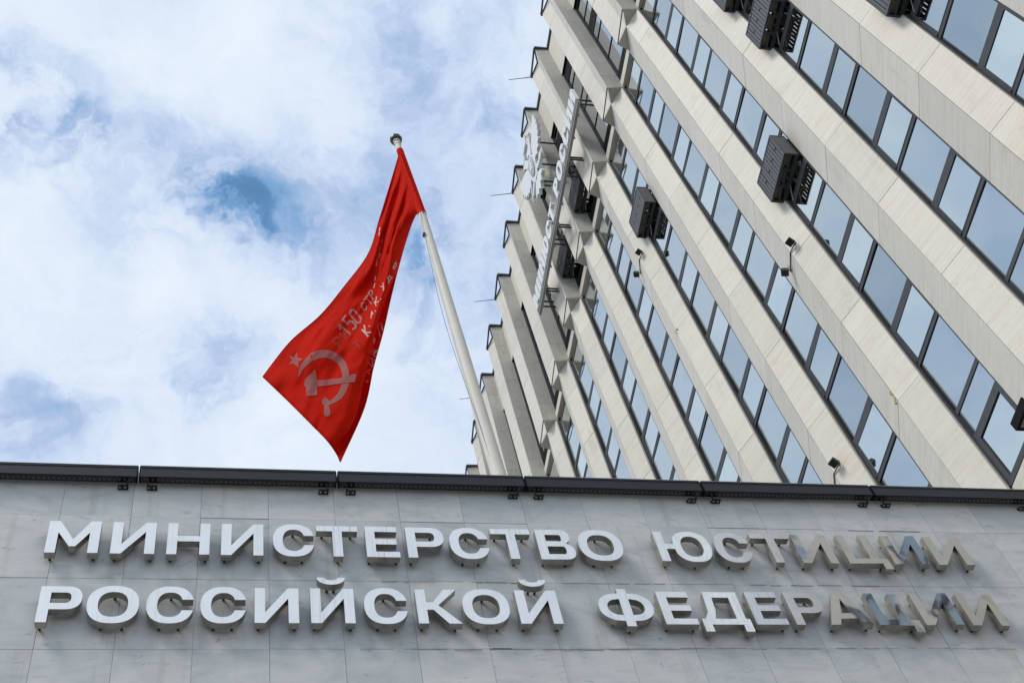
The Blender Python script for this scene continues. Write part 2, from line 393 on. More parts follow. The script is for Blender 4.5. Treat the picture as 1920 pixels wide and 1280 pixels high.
for zz in (48.66, 50.55, 52.60, 53.50, 55.3, 56.9): am.box((14.515, 8.80, zr(zz) - zr(48.6) - .022), (14.56, 10.235, zr(zz) - zr(48.6) + .022))
am.box((14.50, 8.80, 0), (14.56, 8.88, 8.4)); am.box((14.46, 10.19, 0), (14.56, 10.24, 8.4))
am_me = am.mesh('attic_window', M_FRAME)
blk_me = MB().box((14.52, 8.88, .04), (14.56, 10.19, .86)).mesh('open_vent', M_BLACK)
for k in range(K0, K1 + 1):
    y = k * P
    tl('soffit', sof_me, (0, y, ZS)); tl('lintel', lint_me, (0, y, zr(47.48))); tl('shade_band', shade_me, (0, y, zr(47.93)))
    tl('spandrel', span_me, (0, y, zr(57.05))); tl('window_head', head_me, (0, y, zr(56.98)))
    tl('edge_rod', rod_me, (0, y, ZS)); tl('coping', cop_me, (0, y, ZT)); tl('coping_edge', copf_me, (0, y, ZT)); tl('roof_rail', rail_me, (0, y, ZT))
    wdw = tl('attic_window', am_me, (0, y, zr(48.6))); link('pane', ap_me, wdw)
    if k in (4, 3, 2): link('open_vent', blk_me, wdw, (0, 0, (4.9, 7.4, 6.9)[k - 2]))
    if k % 2 == 0: tl('lightning_rod', lrod, (D_[0] - .03, D_[1] + y, ZT - .02))
# window strips: one window per storey, a fixed pane above an opening sash
def frame_mesh(parts, name='window'):
    m = MB()
    for a, b in parts: m.box(a, b)
    return m.mesh(name, M_FRAME)
XG = 14.50
def storey(top, short=False):
    """returns (frame boxes, black gaskets, fixed pane, sash boxes, sash pane) around local z = 0 at the head of the fixed pane"""
    fr = [((14.415, 10.226, -1.84), (14.56, 10.262, 1.467)),           # far jamb
          ((14.44, 8.86, -1.84), (14.56, 8.921, 1.467)),               # near jamb
          ((14.484, 8.921, .02), (14.56, 10.226, .14)),                 # rail over the fixed pane
          ((14.484, 8.921, 1.362), (14.56, 10.226, 1.467)),
          ((14.484, 8.921, -1.84), (14.56, 10.226, -1.71))]
    sash = [((14.474, 8.924, .142), (14.55, 8.968, 1.36)), ((14.474, 10.145, .142), (14.55, 10.223, 1.36)),
            ((14.475, 8.968, .143), (14.55, 10.145, .172)), ((14.475, 8.968, 1.318), (14.55, 10.145, 1.359)),
            ((14.455, 10.185, .143), (14.4738, 10.222, 1.358))]
    return fr, sash
fr_, sash_ = storey(0)
win_me = frame_mesh(fr_); sash_me = frame_mesh(sash_, 'sash')
gas_me = MB().box((14.488, 8.923, -.016), (14.54, 10.224, .0185)).box((14.48, 10.214, -1.709), (14.498, 10.2245, -.017)).mesh('gasket', M_BLACK)
pane_me = MB().box((-.01, -.655, -.86), (.01, .655, .84)).mesh('pane', M_GLASS)
pane2_me = MB().box((-.01, -.595, -.58), (.01, .595, .58)).mesh('pane', M_GLASS2)
n_win = 0
for k in range(K0, K1 + 1):
    for l, T in enumerate([zr(45.63 + ST)] + TOPS):
        lo = -1.84; hi = 1.467
        if l == 0:
            # only the opening sash fits under the lintel: it belongs to the storey below
            continue
        ym = 9.57 + k * P
        vis = any(seen((14.5, ym, T + dz), 50) for dz in (-1.8, 0, 1.4)) and k <= 10
        if vis:
            n_win += 1
            wd = tl('window', win_me, (0, k * P, T)); link('gasket', gas_me, wd); sa = link('sash', sash_me, wd)
            rt = lambda s: (0, random.uniform(-s, s), random.uniform(-s, s))
            link('pane', pane_me, wd, (XG + .01, 9.573, -.85), rt(.010)); p2 = link('pane', pane2_me, wd, (XG, 9.56, .743), rt(.012))
        else:
            for a, b in fr_ + sash_: rest_frame.box((a[0], a[1] + k * P, a[2] + T), (b[0], b[1] + k * P, b[2] + T))
            rest_glass.box((14.50, 8.925 + k * P, T - 1.71), (14.52, 10.222 + k * P, T)); rest_glass.box((14.50, 9.02 + k * P, T + .205), (14.52, 10.10 + k * P, T + 1.28))
    # lowest, taller storey: a second fixed light and a sash below
    zb = zr(20.70)
    vis = seen((14.5, 9.57 + k * P, zb - .9), 60)
    fb = [((14.415, 10.226, -2.4), (14.56, 10.262, -.06)), ((14.44, 8.86, -2.4), (14.56, 8.921, -.06)), ((14.46, 8.921, -1.02), (14.56, 10.226, -.80)),
          ((14.452, 8.924, -2.249), (14.55, 9.02, -1.022)), ((14.452, 10.10, -2.249), (14.55, 10.223, -1.022)), ((14.453, 8.921, -2.4), (14.56, 10.226, -2.25))]
    wd = tl('window', frame_mesh(fb), (0, k * P, zb)) if vis else None
    if vis:
        link('pane', MB().box((14.50, 8.925, -.80), (14.52, 10.222, -.06)).mesh('pane', M_GLASS), wd); link('pane', MB().box((14.49, 9.02, -2.25), (14.51, 10.10, -1.02)).mesh('pane', M_GLASS2), wd)
    else:
        for a, b in fb: rest_frame.box((a[0], a[1] + k * P, a[2] + zb), (b[0], b[1] + k * P, b[2] + zb))
        rest_glass.box((14.50, 8.925 + k * P, zb - 2.25), (14.52, 10.222 + k * P, zb - .06))
    # plain base of the strip
    rest_stone.box((14.46, 8.87 + k * P, 0), (14.60, 10.25 + k * P, zr(18.28)))
tag(tl('hidden_cladding', rest_stone.mesh('hidden_cladding', M_LIME)), kind='stuff')
tag(tl('hidden_window_frames', rest_frame.mesh('hidden_window_frames', M_FRAME)), kind='stuff')
tag(tl('hidden_panes', rest_glass.mesh('hidden_panes', M_GLASS)), kind='stuff')
print('panels', n_panel, 'windows', n_win)

# small yellow patches of sealant on two joints
for (px, py) in ((1270, 622), (1676, 744)):
    p = at_x(px, py, 14.085)
    m = MB()
    for _ in range(9):
        c = Vector((random.uniform(-.012, .004), random.uniform(-.07, .07), random.uniform(-.16, .16))); m.tube(c, c + Vector((-.012, random.uniform(-.04, .04), random.uniform(-.06, .06))), random.uniform(.015, .035), .01, 6)
    tl('sealant_patch', m.mesh('sealant_patch', M_FOAM), p)

# ------------------------------------------------------------------ condenser cages on the tower
def cage_parts():
    W, H, DX = 1.40, 1.22, .42       # width along the facade, height, depth; origin: near bottom front corner
    fr = MB(); t = .05
    for y in (0, W - t):
        for x in (0, DX - t): fr.box((x, y, 0), (x + t, y + t, H))
    for z in (0, H - t):
        for x in (0, DX - t): fr.box((x, t, z), (x + t, W - t, z + t))
        for y in (0, W - t): fr.box((t, y, z), (DX - t, y + t, z + t))
    for q in (1, 2): fr.box((t, W * q / 3 - .03, .002), (DX - t, W * q / 3 + .03, .05))
    fr.box((.19, t, .004), (.225, W - t, .045))
    fr.box((DX - .10, t, .004), (DX - t, W - t, .20))
    br = MB().box((DX, -.04, 0), (DX + .16, .04, .08))
    side = MB().box((.05, .008, .05), (DX - .05, .02, H - .05)); side2 = MB().box((.05, W - .02, .05), (DX - .05, W - .008, H - .05))
    return fr, br, side, side2, W, H, DX
fr, br, side, side2, CW, CH, CD = cage_parts()
fr_me = fr.mesh('cage_frame', M_DARK); br_me = br.mesh('bracket', M_BLACK); sd_me = side.mesh('side_panel', M_CAGE); sd2_me = side2.mesh('side_panel', M_CAGE)
slat_me = MB().box((.006, -.042, .03), (.022, .042, CH - .03)).mesh('slat', M_CAGE)
slat2_me = MB().box((.006, -.042, .03), (.022, .042, .62)).box((.006, -.042, .68), (.022, .042, CH - .03)).mesh('slat', M_CAGE)
unit_me = MB().box((.12, -.17, .16), (.28, .17, .80)).mesh('condenser_unit', M_UNIT)
fan = MB().tube((.30, 0, .42), (.312, 0, .42), .15, n=12); fan_me = fan.mesh('fan_guard', M_DARK)
lid_me = MB().box((.0, .0, CH - .006), (CD, CW, CH + .004)).mesh('lid', M_CAGE)
def make_cage(loc, label, name='condenser_cage', deep=True):
    c = empty(name, loc, label, 'air conditioner cage', 'black slatted air conditioner cages on the tower')
    link('cage_frame', fr_me, c)
    for y_ in (.10, CW - .10):
        for z_ in (.02, CH - .1): link('bracket', br_me, c, (0, y_, z_))
    link('side_panel', sd_me, c); link('side_panel', sd2_me, c); link('lid', lid_me, c)
    for q in range(13):
        link('slat', slat2_me if q % 3 == 1 else slat_me, c, (random.uniform(0, .01), .07 + q * (CW - .14) / 12, 0))
    link('drain_pipe', MB().path([(.30, CW * .5, .12), (.40, CW * .62, .04), (.40, CW * .80, -.35 + random.uniform(-.1, .1))], .014).mesh('drain_pipe', M_GALV), c)
    for q in range(3):
        u = link('condenser_unit', unit_me, c, (0, CW * (q + .5) / 3, 0)); link('fan_guard', fan_me, u)
    return c
CX = 13.985
for k, z, lab in ((1, 30.79, 'black slatted cage projecting from the second window strip, nearest the centre of the right half'),
                  (3, 40.82, 'small looking black slatted cage on the fourth window strip, left of the other cages'),
                  (0, 34.14, 'black slatted cage at the top edge between two broad stone piers'),
                  (-1, 27.47, 'black slatted cage cut by the top edge of the picture, furthest right'),
                  (0, 37.45, 'black slatted cage barely showing at the top edge, left of its larger neighbour')):
    make_cage((CX, 8.93 + k * P, zr(z)), lab)
for k, z, lab in ((4, 49.0, 'black cage in the shaded recess behind the top of the white roof lettering'), (5, 49.0, 'black cage in the shaded recess behind the middle of the white roof lettering')):
    make_cage((13.90, 8.84 + k * P, zr(z)), lab)

# ------------------------------------------------------------------ small floodlights and their cables
lens_me = MB().box((-.085, -.085, -.006), (.085, .085, .004)).mesh('lens', M_LENS)
def floodlight(p, nrm, label, tilt=.9):
    """small square floodlight hanging on a bracket"""
    o = empty('floodlight', p, label, 'floodlight', 'small square floodlights on the stone piers')
    n = Vector(nrm).normalized(); side_ = Vector((0, 0, 1)).cross(n).normalized()
    face = (n * .45 + Vector((0, 0, -1)) * .9).normalized()
    q = face.to_track_quat('Z', 'Y')
    c = n * .20
    body = MB().box((-.095, -.095, -.08), (.095, .095, 0)); b = link('housing', body.mesh('housing', M_DARK), o, c); b.rotation_mode = 'QUATERNION'; b.rotation_quaternion = q
    fins = MB()
    for t in range(-2, 3): fins.box((t * .04 - .008, -.09, -.12), (t * .04 + .008, .09, -.08))
    f2 = link('fin', fins.mesh('fin', M_BLACK), b)
    link('lens', MB().box((-.085, -.085, .001), (.085, .085, .006)).box((-.085, -.006, .006), (.085, .006, .012)).box((-.006, -.085, .0065), (.006, .085, .0125)).mesh('lens', M_LENS), b)
    link('bracket', MB().tube((0, 0, .12), tuple(n * .16 + Vector((0, 0, .02))), .014, n=6).tube((0, 0, .12), tuple(n * .02 + Vector((0, 0, .32))), .012, n=6).box((-.03, -.05, .06), (.02, .05, .18)).mesh('bracket', M_GALV), o)
    return o
nf2 = Vector((-1, -.38, 0)); nf1 = Vector((-1, .36, 0))
def facet2_x(y, k): return K_[0] + (B_[0] - K_[0]) * (K_[1] - (y - k * P)) / (K_[1] - B_[1])
def facet1_x(y, k): return K_[0] + (P1[0] - K_[0]) * ((y - k * P) - K_[1]) / (P1[1] - K_[1])
for k, z, two, labs in ((2, 29.05, True, ('dark square floodlight on a pier below the large cage, upper of its pair', 'dark square floodlight on the same pier, lower and nearer the window strip below')),
                        (4, 40.30, True, ('tiny square floodlight on the narrow pier just below the left cage', 'tiny square floodlight under its twin on the narrow pier, lower one by the left cage')),
                        (3, 23.72, False, ('lone square floodlight on the pier just above the dark light bars',))):
    y2 = K_[1] + k * P - .22; y1 = K_[1] + k * P + .52
    floodlight((facet2_x(y2, k), y2, zr(z)), nf2, labs[0])
    kx, ky = K_[0], K_[1] + k * P
    pts = [(facet2_x(y2, k) - .05, y2, zr(z) + .02), (kx - .02, ky - .01, zr(z) - .03)]
    if two:
        floodlight((facet1_x(y1, k), y1, zr(z)), nf1, labs[1]); pts += [(facet1_x(y1, k) - .04, y1 - .02, zr(z) + .03)]
    else: pts += [(facet1_x(ky + .5, k) - .02, ky + .5, zr(z) - .05)]
    cb = MB().path(pts, .016).build('cable', M_DARK); tag(cb, ('black cable running between the two floodlights under the large cage', 'thin black cable between the floodlights by the left cage', 'black cable dropping from the lone floodlight to the light bars')[(2, 4, 3).index(k)], 'cable')
# dark square fixture cut by the right edge
fx = empty('floodlight', (13.9, 11.85, zr(18.05)), 'black square floodlight cut off by the right edge of the picture', 'floodlight', 'small square floodlights on the stone piers')
fb_ = MB().box((0, -.55, 0), (.5, .02, .05)).box((0, -.55, .05), (.04, .02, .22)); link('housing', fb_.mesh('housing', M_BLACK), fx); link('lens', MB().box((.06, -.48, -.008), (.44, -.06, .0)).mesh('lens', M_UNIT), fx)
link('bracket', MB().box((.42, -.3, .05), (.55, -.2, .12)).mesh('bracket', M_DARK), fx)

# ------------------------------------------------------------------ entrance block with the marble wall
DY = 6.0
hall = empty('entrance_block', (2, 6, 0), 'low entrance block faced with grey marble slabs below the dark light bars', 'building')
def hl(name, me, loc=(0, 0, 0), rot=(0, 0, 0)): return link(name, me, hall, Vector(loc) - hall.location, rot)
WT = zr(8.15); SW_ = .0778 * DY; X0_ = -.0131 * DY
M_MORT = paint('grey_mortar', (.40, .41, .41), .9, 0, .3, 14)
hl('wall', MB().box((-9, DY + .05, 0), (14.0, DY + 5.5, WT - .12)).mesh('wall', M_CORE))
hl('mortar', MB().box((X0_ - 8 * SW_, DY + .003, zr(.8415 * DY)), (X0_ + 19 * SW_, DY + .03, WT - .005)).mesh('mortar', M_MORT))
SW = .0778 * DY; X0 = -.0131 * DY
rows = [WT, zr(1.2735 * DY), zr(1.1655 * DY), zr(1.0575 * DY), zr(.9495 * DY), zr(.8415 * DY)]
slab_me = {}
rest = MB()
for r in range(len(rows) - 1):
    z1, z0 = rows[r], rows[r + 1]
    for c in range(-8, 19):
        x0 = X0 + c * SW
        vis = any((lambda q: q and -40 < q[0] < 1960 and 860 < q[1] < 1300)(proj((x, DY, z))) for x in (x0, x0 + SW) for z in (z0, z1))
        g_ = .0014
        if not vis:
            rest.box((x0 + g_, DY, z0 + g_), (x0 + SW - g_, DY + .045, z1 - g_)); continue
        key = round(z1 - z0, 4)
        if key not in slab_me: slab_me[key] = MB().box((g_, 0, g_), (SW - g_, .045, z1 - z0 - g_)).mesh('marble_slab', M_MARBLE)
        o = hl('marble_slab', slab_me[key], (x0, DY + random.choice((0, 0, .0008, -.0012, -.002)), z0), (random.uniform(-.002, .002), 0, random.uniform(-.0015, .0015)))
rest.box((-9, DY, 0), (14.0, DY + .045, rows[-1]))
rest.box((-9, DY, rows[-1]), (X0 - 8 * SW, DY + .045, WT)); rest.box((X0 + 19 * SW, DY, rows[-1]), (14.0, DY + .045, WT))
tag(hl('hidden_slabs', rest.mesh('hidden_slabs', M_MARBLE)), kind='stuff')
hl('roof_coping', MB().box((-9, DY + .01, WT - .1), (14.0, DY + 5.5, WT - .04)).mesh('roof_coping', M_GALV))
# thin mortar and lime bleeding along some joints in the middle of the wall
lime = MB()
for (xa, xb, z) in ((.19, .36, 1.1655), (.40, .52, 1.1655), (.63, .78, 1.1655), (.16, .30, 1.0575), (.30, .66, 1.0575), (.70, .92, 1.0575), (.80, .90, 1.2735)):
    x = xa * DY
    while x < xb * DY:
        l_ = random.uniform(.05, .22)
        zc = zr(z * DY) + random.uniform(-.004, .003); lime.box((x, DY - .004, zc - random.uniform(.003, .007)), (x + l_, DY + .01, zc + random.uniform(.001, .004))); x += l_ + random.uniform(-.01, .09)
M_LIMEB = paint('lime_deposit', (.42, .39, .34), .9, 0, .3, 20)
hl('joint_deposit', lime.mesh('joint_deposit', M_LIMEB))

# ------------------------------------------------------------------ linear floodlights along the wall top
jx = [-.328, -.0885, .1492, .388, .6265, .8695, 1.108, 1.345]
ORD = ['leftmost', 'second from left', 'third from left', 'fourth from left', 'fifth from left', 'sixth from left', 'rightmost']
YB = 5.915
for n, (a, b) in enumerate(zip(jx, jx[1:])):
    a, b = a * DY * .986 + .009, b * DY * .986 - .009
    t = empty('light_bar', ((a + b) / 2, YB + .03, zr(8.026)), 'dark linear floodlight along the wall top, %s of the row' % ORD[n], 'light bar', 'dark linear floodlights above the marble wall')
    h = (b - a) / 2
    tilt = random.uniform(-.0025, .0025)
    body = MB().box((-h, -.03, -.035), (h, .028, .083)); body.box((-h + .01, -.034, .066), (h - .01, -.030, .076))
    bo = link('housing', body.mesh('housing', M_LED), t, (0, 0, 0), (0, tilt, 0))
    link('top_lip', MB().box((-h, -.034, .0855), (h, .03, .090)).mesh('top_lip', M_GALV), t, (0, 0, 0), (0, tilt, 0))
    lens = MB().box((-h + .02, -.027, -.0395), (h - .02, .022, -.0355))
    link('lens_strip', lens.mesh('lens_strip', M_LENS), t, (0, 0, 0), (0, tilt, 0))
    dots = MB(); q = -h + .05
    while q < h - .04:
        dots.box((q, -.012, -.043), (q + .016, .006, -.0398)); q += .034
    link('led', dots.mesh('led', M_CAGE), t, (0, 0, 0), (0, tilt, 0))
    for s in (-1, 1):
        cap = MB().box((s * h - .005, -.031, -.038), (s * h + .005, .030, .085)); cp = link('end_cap', cap.mesh('end_cap', M_BLACK), t, (0, 0, 0), (0, tilt, 0))
        br_ = MB(); xs = s * (h - .09)
        br_.box((xs - .036, .008, -.090), (xs + .036, .052, -.084)); br_.box((xs + s * .024, .0, -.084), (xs + s * .036, .012, -.036)); br_.box((xs - .036, .046, -.084), (xs + .036, .052, -.06))
        bb = link('bracket', br_.mesh('bracket', M_LED), t)
        bl = MB()
        bl.tube((xs, .030, -.0925), (xs, .030, -.0905), .009, n=8); blm = bl.mesh('bolt', M_GALV)
        for dx in (-.022, .014): link('bolt', blm, bb, (dx, 0, 0))

# ------------------------------------------------------------------ letter shapes
def se(cx, cy, rx, ry, a0, a1, n=28, p=2.35):
    pts = []
    for i in range(n + 1):
        a = a0 + (a1 - a0) * i / n; c, s = math.cos(a), math.sin(a)
        pts.append((cx + rx * math.copysign(abs(c) ** (2 / p), c), cy + ry * math.copysign(abs(s) ** (2 / p), s)))
    return pts
PI = math.pi
def glyph(ch, w, s=.20, b=.175):
    """outline loops of a capital, height 1, width w; a list of solids"""
    if ch == 'И' or ch == 'Й':
        d = s * 1.05
        return [[[(0, 0), (s * 1.02, 0), (w - s, .70), (w - s, 0), (w, 0), (w, 1), (w - s * 1.02, 1), (s, .30), (s, 1), (0, 1)]]]
    if ch == 'М':
        m = w / 2
        return [[[(0, 0), (s, 0), (s, .64), (m - s * .30, .20), (m + s * .30, .20), (w - s, .64), (w - s, 0), (w, 0), (w, 1), (w - s * 1.02, 1), (m, .42), (s * 1.02, 1), (0, 1)]]]
    if ch == 'Н':
        return [[[(0, 0), (s, 0), (s, .5 - b / 2), (w - s, .5 - b / 2), (w - s, 0), (w, 0), (w, 1), (w - s, 1), (w - s, .5 + b / 2), (s, .5 + b / 2), (s, 1), (0, 1)]]]
    if ch == 'Т':
        m = w / 2
        return [[[(m - s / 2, 0), (m + s / 2, 0), (m + s / 2, 1 - b), (w, 1 - b), (w, 1), (0, 1), (0, 1 - b), (m - s / 2, 1 - b)]]]
    if ch == 'Е':
        return [[[(0, 0), (w, 0), (w, b), (s, b), (s, .5 - b / 2), (w * .93, .5 - b / 2), (w * .93, .5 + b / 2), (s, .5 + b / 2), (s, 1 - b), (w * .97, 1 - b), (w * .97, 1), (0, 1)]]]
    if ch == 'Ц':
        t = s * 1.02
        return [[[(0, 0), (w - t * .62 - .0, 0), (w - t * .62, -.20), (w + t * .30, -.20), (w + t * .30, b), (w - t * .75, b), (w - t * .75, 1), (w - t * 1.75, 1), (w - t * 1.75, b), (s, b), (s, 1), (0, 1)]]]
    if ch == 'О':
        return [[se(w / 2, .5, w / 2, .52, 0, 2 * PI * 43 / 44, 43), se(w / 2, .5, w / 2 - s, .52 - b, 0, 2 * PI * 43 / 44, 43)]]
    if ch == 'С':
        y1 = .645; y0 = .345; rx, ry = w / 2, .52
        out_ = [p for p in se(rx, .5, rx, ry, .02, 2 * PI - .02, 60) if not (p[0] > w * .55 and y0 < p[1] < y1)]
        inn = [p for p in se(rx, .5, rx - s, ry - b, .02, 2 * PI - .02, 60) if not (p[0] > w * .55 and y0 < p[1] < y1)]
        return [[[(w * .985, y1)] + out_ + [(w * .995, y0), (w - s * 1.05, y0)] + inn[::-1] + [(w - s * 1.08, y1)]]]
    if ch == 'Р':
        h = .645; r = h / 2; c = 1 - r; k_ = w - r * .95
        o = [(0, 0), (s, 0), (s, 1 - h)] + se(k_, c, w - k_, r, -PI / 2, PI / 2, 20) + [(0, 1)]
        i = [(s, 1 - b), (s, 1 - h + b)] + se(k_, c, w - k_ - s, r - b, -PI / 2, PI / 2, 16)
        return [[o, i]]
    if ch == 'В':
        t = .53; r1 = (1 - t) / 2; r0 = t / 2; k1 = w * .93 - r1 * 1.0; k0 = w - r0
        o = [(0, 0)] + se(k0, r0, w - k0, r0, -PI / 2, PI / 2 - .45, 16) + se(k1, t + r1, w * .93 - k1, r1, -PI / 2 + .5, PI / 2, 16) + [(0, 1)]
        i1 = [(s, 1 - b), (s, t + b * .45)] + se(k1, t + r1 + b * .0, w * .93 - k1 - s, r1 - b * .72, -PI / 2, PI / 2, 12)
        i1 = [(s, 1 - b), (s, t + b * .42)] + se(k1, (1 - b + t + b * .42) / 2, w * .93 - k1 - s * .98, (1 - b - t - b * .42) / 2, -PI / 2, PI / 2, 12)
        i0 = [(s, t - b * .55), (s, b)] + se(k0, (t - b * .55 + b) / 2, w - k0 - s, (t - b * .55 - b) / 2, -PI / 2, PI / 2, 12)
        return [[o, i1, i0]]
    if ch == 'К':
        return [[[(0, 0), (s, 0), (s, .40), (s + .13, .40 + .0), (w - s * 1.32, 0), (w, 0), (s * 1.55 + .13, .53), (w * .97, 1), (w * .97 - s * 1.3, 1), (s + .14, .62), (s, .62), (s, 1), (0, 1)]]]
    if ch == 'А':
        m = w / 2
        return [[[(0, 0), (s * 1.08, 0), (s * 1.08 + .07, .18), (w - s * 1.08 - .07, .18), (w - s * 1.08, 0), (w, 0), (m + s * .62, 1), (m - s * .62, 1)],
                 [(s * 1.08 + .145, .345), (m, .80), (w - s * 1.08 - .145, .345)]]]
    if ch == 'Д':
        return [[[(0, -.21), (s * .95, -.21), (s * .95, 0), (w - s * .95, 0), (w - s * .95, -.21), (w, -.21), (w, b), (w - s * .45, b), (w - s * .45, 1), (w * .22, 1), (w * .19, .40), (s * .45, b), (0, b)],
                 [(s * 1.55, b), (w * .355, .42), (w * .38, 1 - b), (w - s * 1.45, 1 - b), (w - s * 1.45, b)]]]
    if ch == 'Ю':
        ow = w * .70; cx = w - ow / 2
        ring = se(cx, .5, ow / 2, .52, PI + .30, 3 * PI - .30, 44)
        return [[[(0, 0), (s, 0), (s, .5 - b / 2), (ring[0][0], .5 - b / 2)] + ring[1:-1] + [(ring[-1][0], .5 + b / 2), (s, .5 + b / 2), (s, 1), (0, 1)],
                 se(cx, .5, ow / 2 - s * .95, .52 - b, 0, 2 * PI * 39 / 40, 39)]]
    if ch == 'Ф':
        m = w / 2; ry = .43; cy = .51
        r_ = se(m, cy, w / 2, ry, -PI / 2 + .30, PI / 2 - .30, 24); l_ = se(m, cy, w / 2, ry, PI / 2 + .30, 3 * PI / 2 - .30, 24)
        o = [(m - s / 2, -.06), (m + s / 2, -.06), (m + s / 2, r_[0][1])] + r_[1:-1] + [(m + s / 2, r_[-1][1]), (m + s / 2, 1.06), (m - s / 2, 1.06), (m - s / 2, l_[0][1])] + l_[1:-1] + [(m - s / 2, l_[-1][1])]
        rx = w / 2 - s * .95; iy = ry - b * .95
        ri = [(m + s / 2, cy - iy * .93)] + se(m, cy, rx, iy, -PI / 2 + .62, PI / 2 - .62, 16) + [(m + s / 2, cy + iy * .93)]
        li = [(m - s / 2, cy + iy * .93)] + se(m, cy, rx, iy, PI / 2 + .62, 3 * PI / 2 - .62, 16) + [(m - s / 2, cy - iy * .93)]
        return [[o, ri, li]]
    raise ValueError(ch)
def breve(w):
    m = w / 2; rx = w * .33
    o = se(m, 1.33, rx, .21, PI, 2 * PI, 16, 2.1); i = se(m, 1.33, rx - .15, .08, 2 * PI, PI, 12, 2.1)
    return [o + i]
def glyph_mesh(name, loops_list, h, depth, mat, axis):
    V, Fc = [], []
    for loops in loops_list:
        a, b = flat_solid(loops, depth, axis(h)); off = len(V); V += a; Fc += [tuple(off + i for i in f) for f in b]
    me = fix_normals(mesh_from(name, V, Fc, mat))
    if mat is M_STEEL:
        me.materials.append(M_EDGE)
        for p in me.polygons:
            if abs(p.normal.y) < .5: p.material_index = 1
    return me

# ------------------------------------------------------------------ steel letters on the marble wall
YF = 5.912; DEP = .052
def zx(crop, x, y): return (crop * 480 + x / 3.048, 860 + y / 3.048)
L1 = [('М', (0, 250, 535), (0, 556, 538)), ('И', (0, 626, 541), (0, 880, 543)), ('Н', (0, 948, 545), (0, 1195, 547)), ('И', (0, 1262, 550), (1, 42, 554)),
      ('С', (1, 97, 465), (1, 337, 540)), ('Т', (1, 344, 400), (1, 577, 402)), ('Е', (1, 637, 567), (1, 828, 567)), ('Р', (1, 875, 569), (1, 1070, 445)),
      ('С', (1, 1107, 480), (1, 1347, 555)), ('Т', (1, 1335, 412), (2, 97, 420)), ('В', (2, 173, 580), (2, 370, 545)), ('О', (2, 381, 490), (2, 634, 505)),
      ('Ю', (2, 865, 590), (2, 1141, 515)), ('С', (2, 1158, 495), (2, 1395, 575)), ('Т', (2, 1352, 437), (3, 107, 440)), ('И', (3, 210, 602), (3, 414, 604)),
      ('Ц', (3, 476, 605), (3, 692, 608)), ('И', (3, 736, 608), (3, 934, 610)), ('И', (3, 986, 611), (3, 1189, 612))]
L2 = [('Р', (0, 197, 930), (0, 471, 790)), ('О', (0, 496, 830), (0, 794, 835)), ('С', (0, 836, 835), (0, 1103, 890)), ('С', (0, 1145, 838), (0, 1406, 892)),
      ('И', (0, 1455, 932), (1, 248, 934)), ('Й', (1, 317, 937), (1, 571, 939)), ('С', (1, 619, 845), (1, 874, 900)), ('К', (1, 933, 941), (1, 1183, 941)),
      ('О', (1, 1183, 848), (1, 1450, 855)), ('Й', (2, 57, 947), (2, 298, 947)), ('Ф', (2, 495, 840), (2, 816, 870)), ('Е', (2, 886, 945), (2, 1073, 945)),
      ('Д', (2, 1094, 935), (2, 1372, 935)), ('Е', (2, 1405, 948), (3, 125, 948)), ('Р', (3, 170, 950), (3, 320, 850)), ('А', (3, 366, 950), (3, 606, 950)),
      ('Ц', (3, 646, 952), (3, 872, 952)), ('И', (3, 912, 953), (3, 1127, 953)), ('И', (3, 1180, 955), (3, 1390, 955))]
ORDN = ['first', 'second', 'third', 'fourth', 'fifth', 'sixth', 'seventh', 'eighth', 'ninth', 'tenth', 'eleventh', 'twelfth']
words1 = [('МИНИСТЕРСТВО', 0), ('ЮСТИЦИИ', 12)]; words2 = [('РОССИЙСКОЙ', 0), ('ФЕДЕРАЦИИ', 10)]
STREAK = {(1, 5): .75, (1, 6): .9, (1, 9): .4, (1, 10): .25, (1, 14): .6, (2, 5): .35, (2, 13): .3, (2, 7): .2}
stud_me = MB().tube((0, 0, 0), (0, DY - YF - DEP + .004, 0), .009, n=8).mesh('stud', M_DARK)
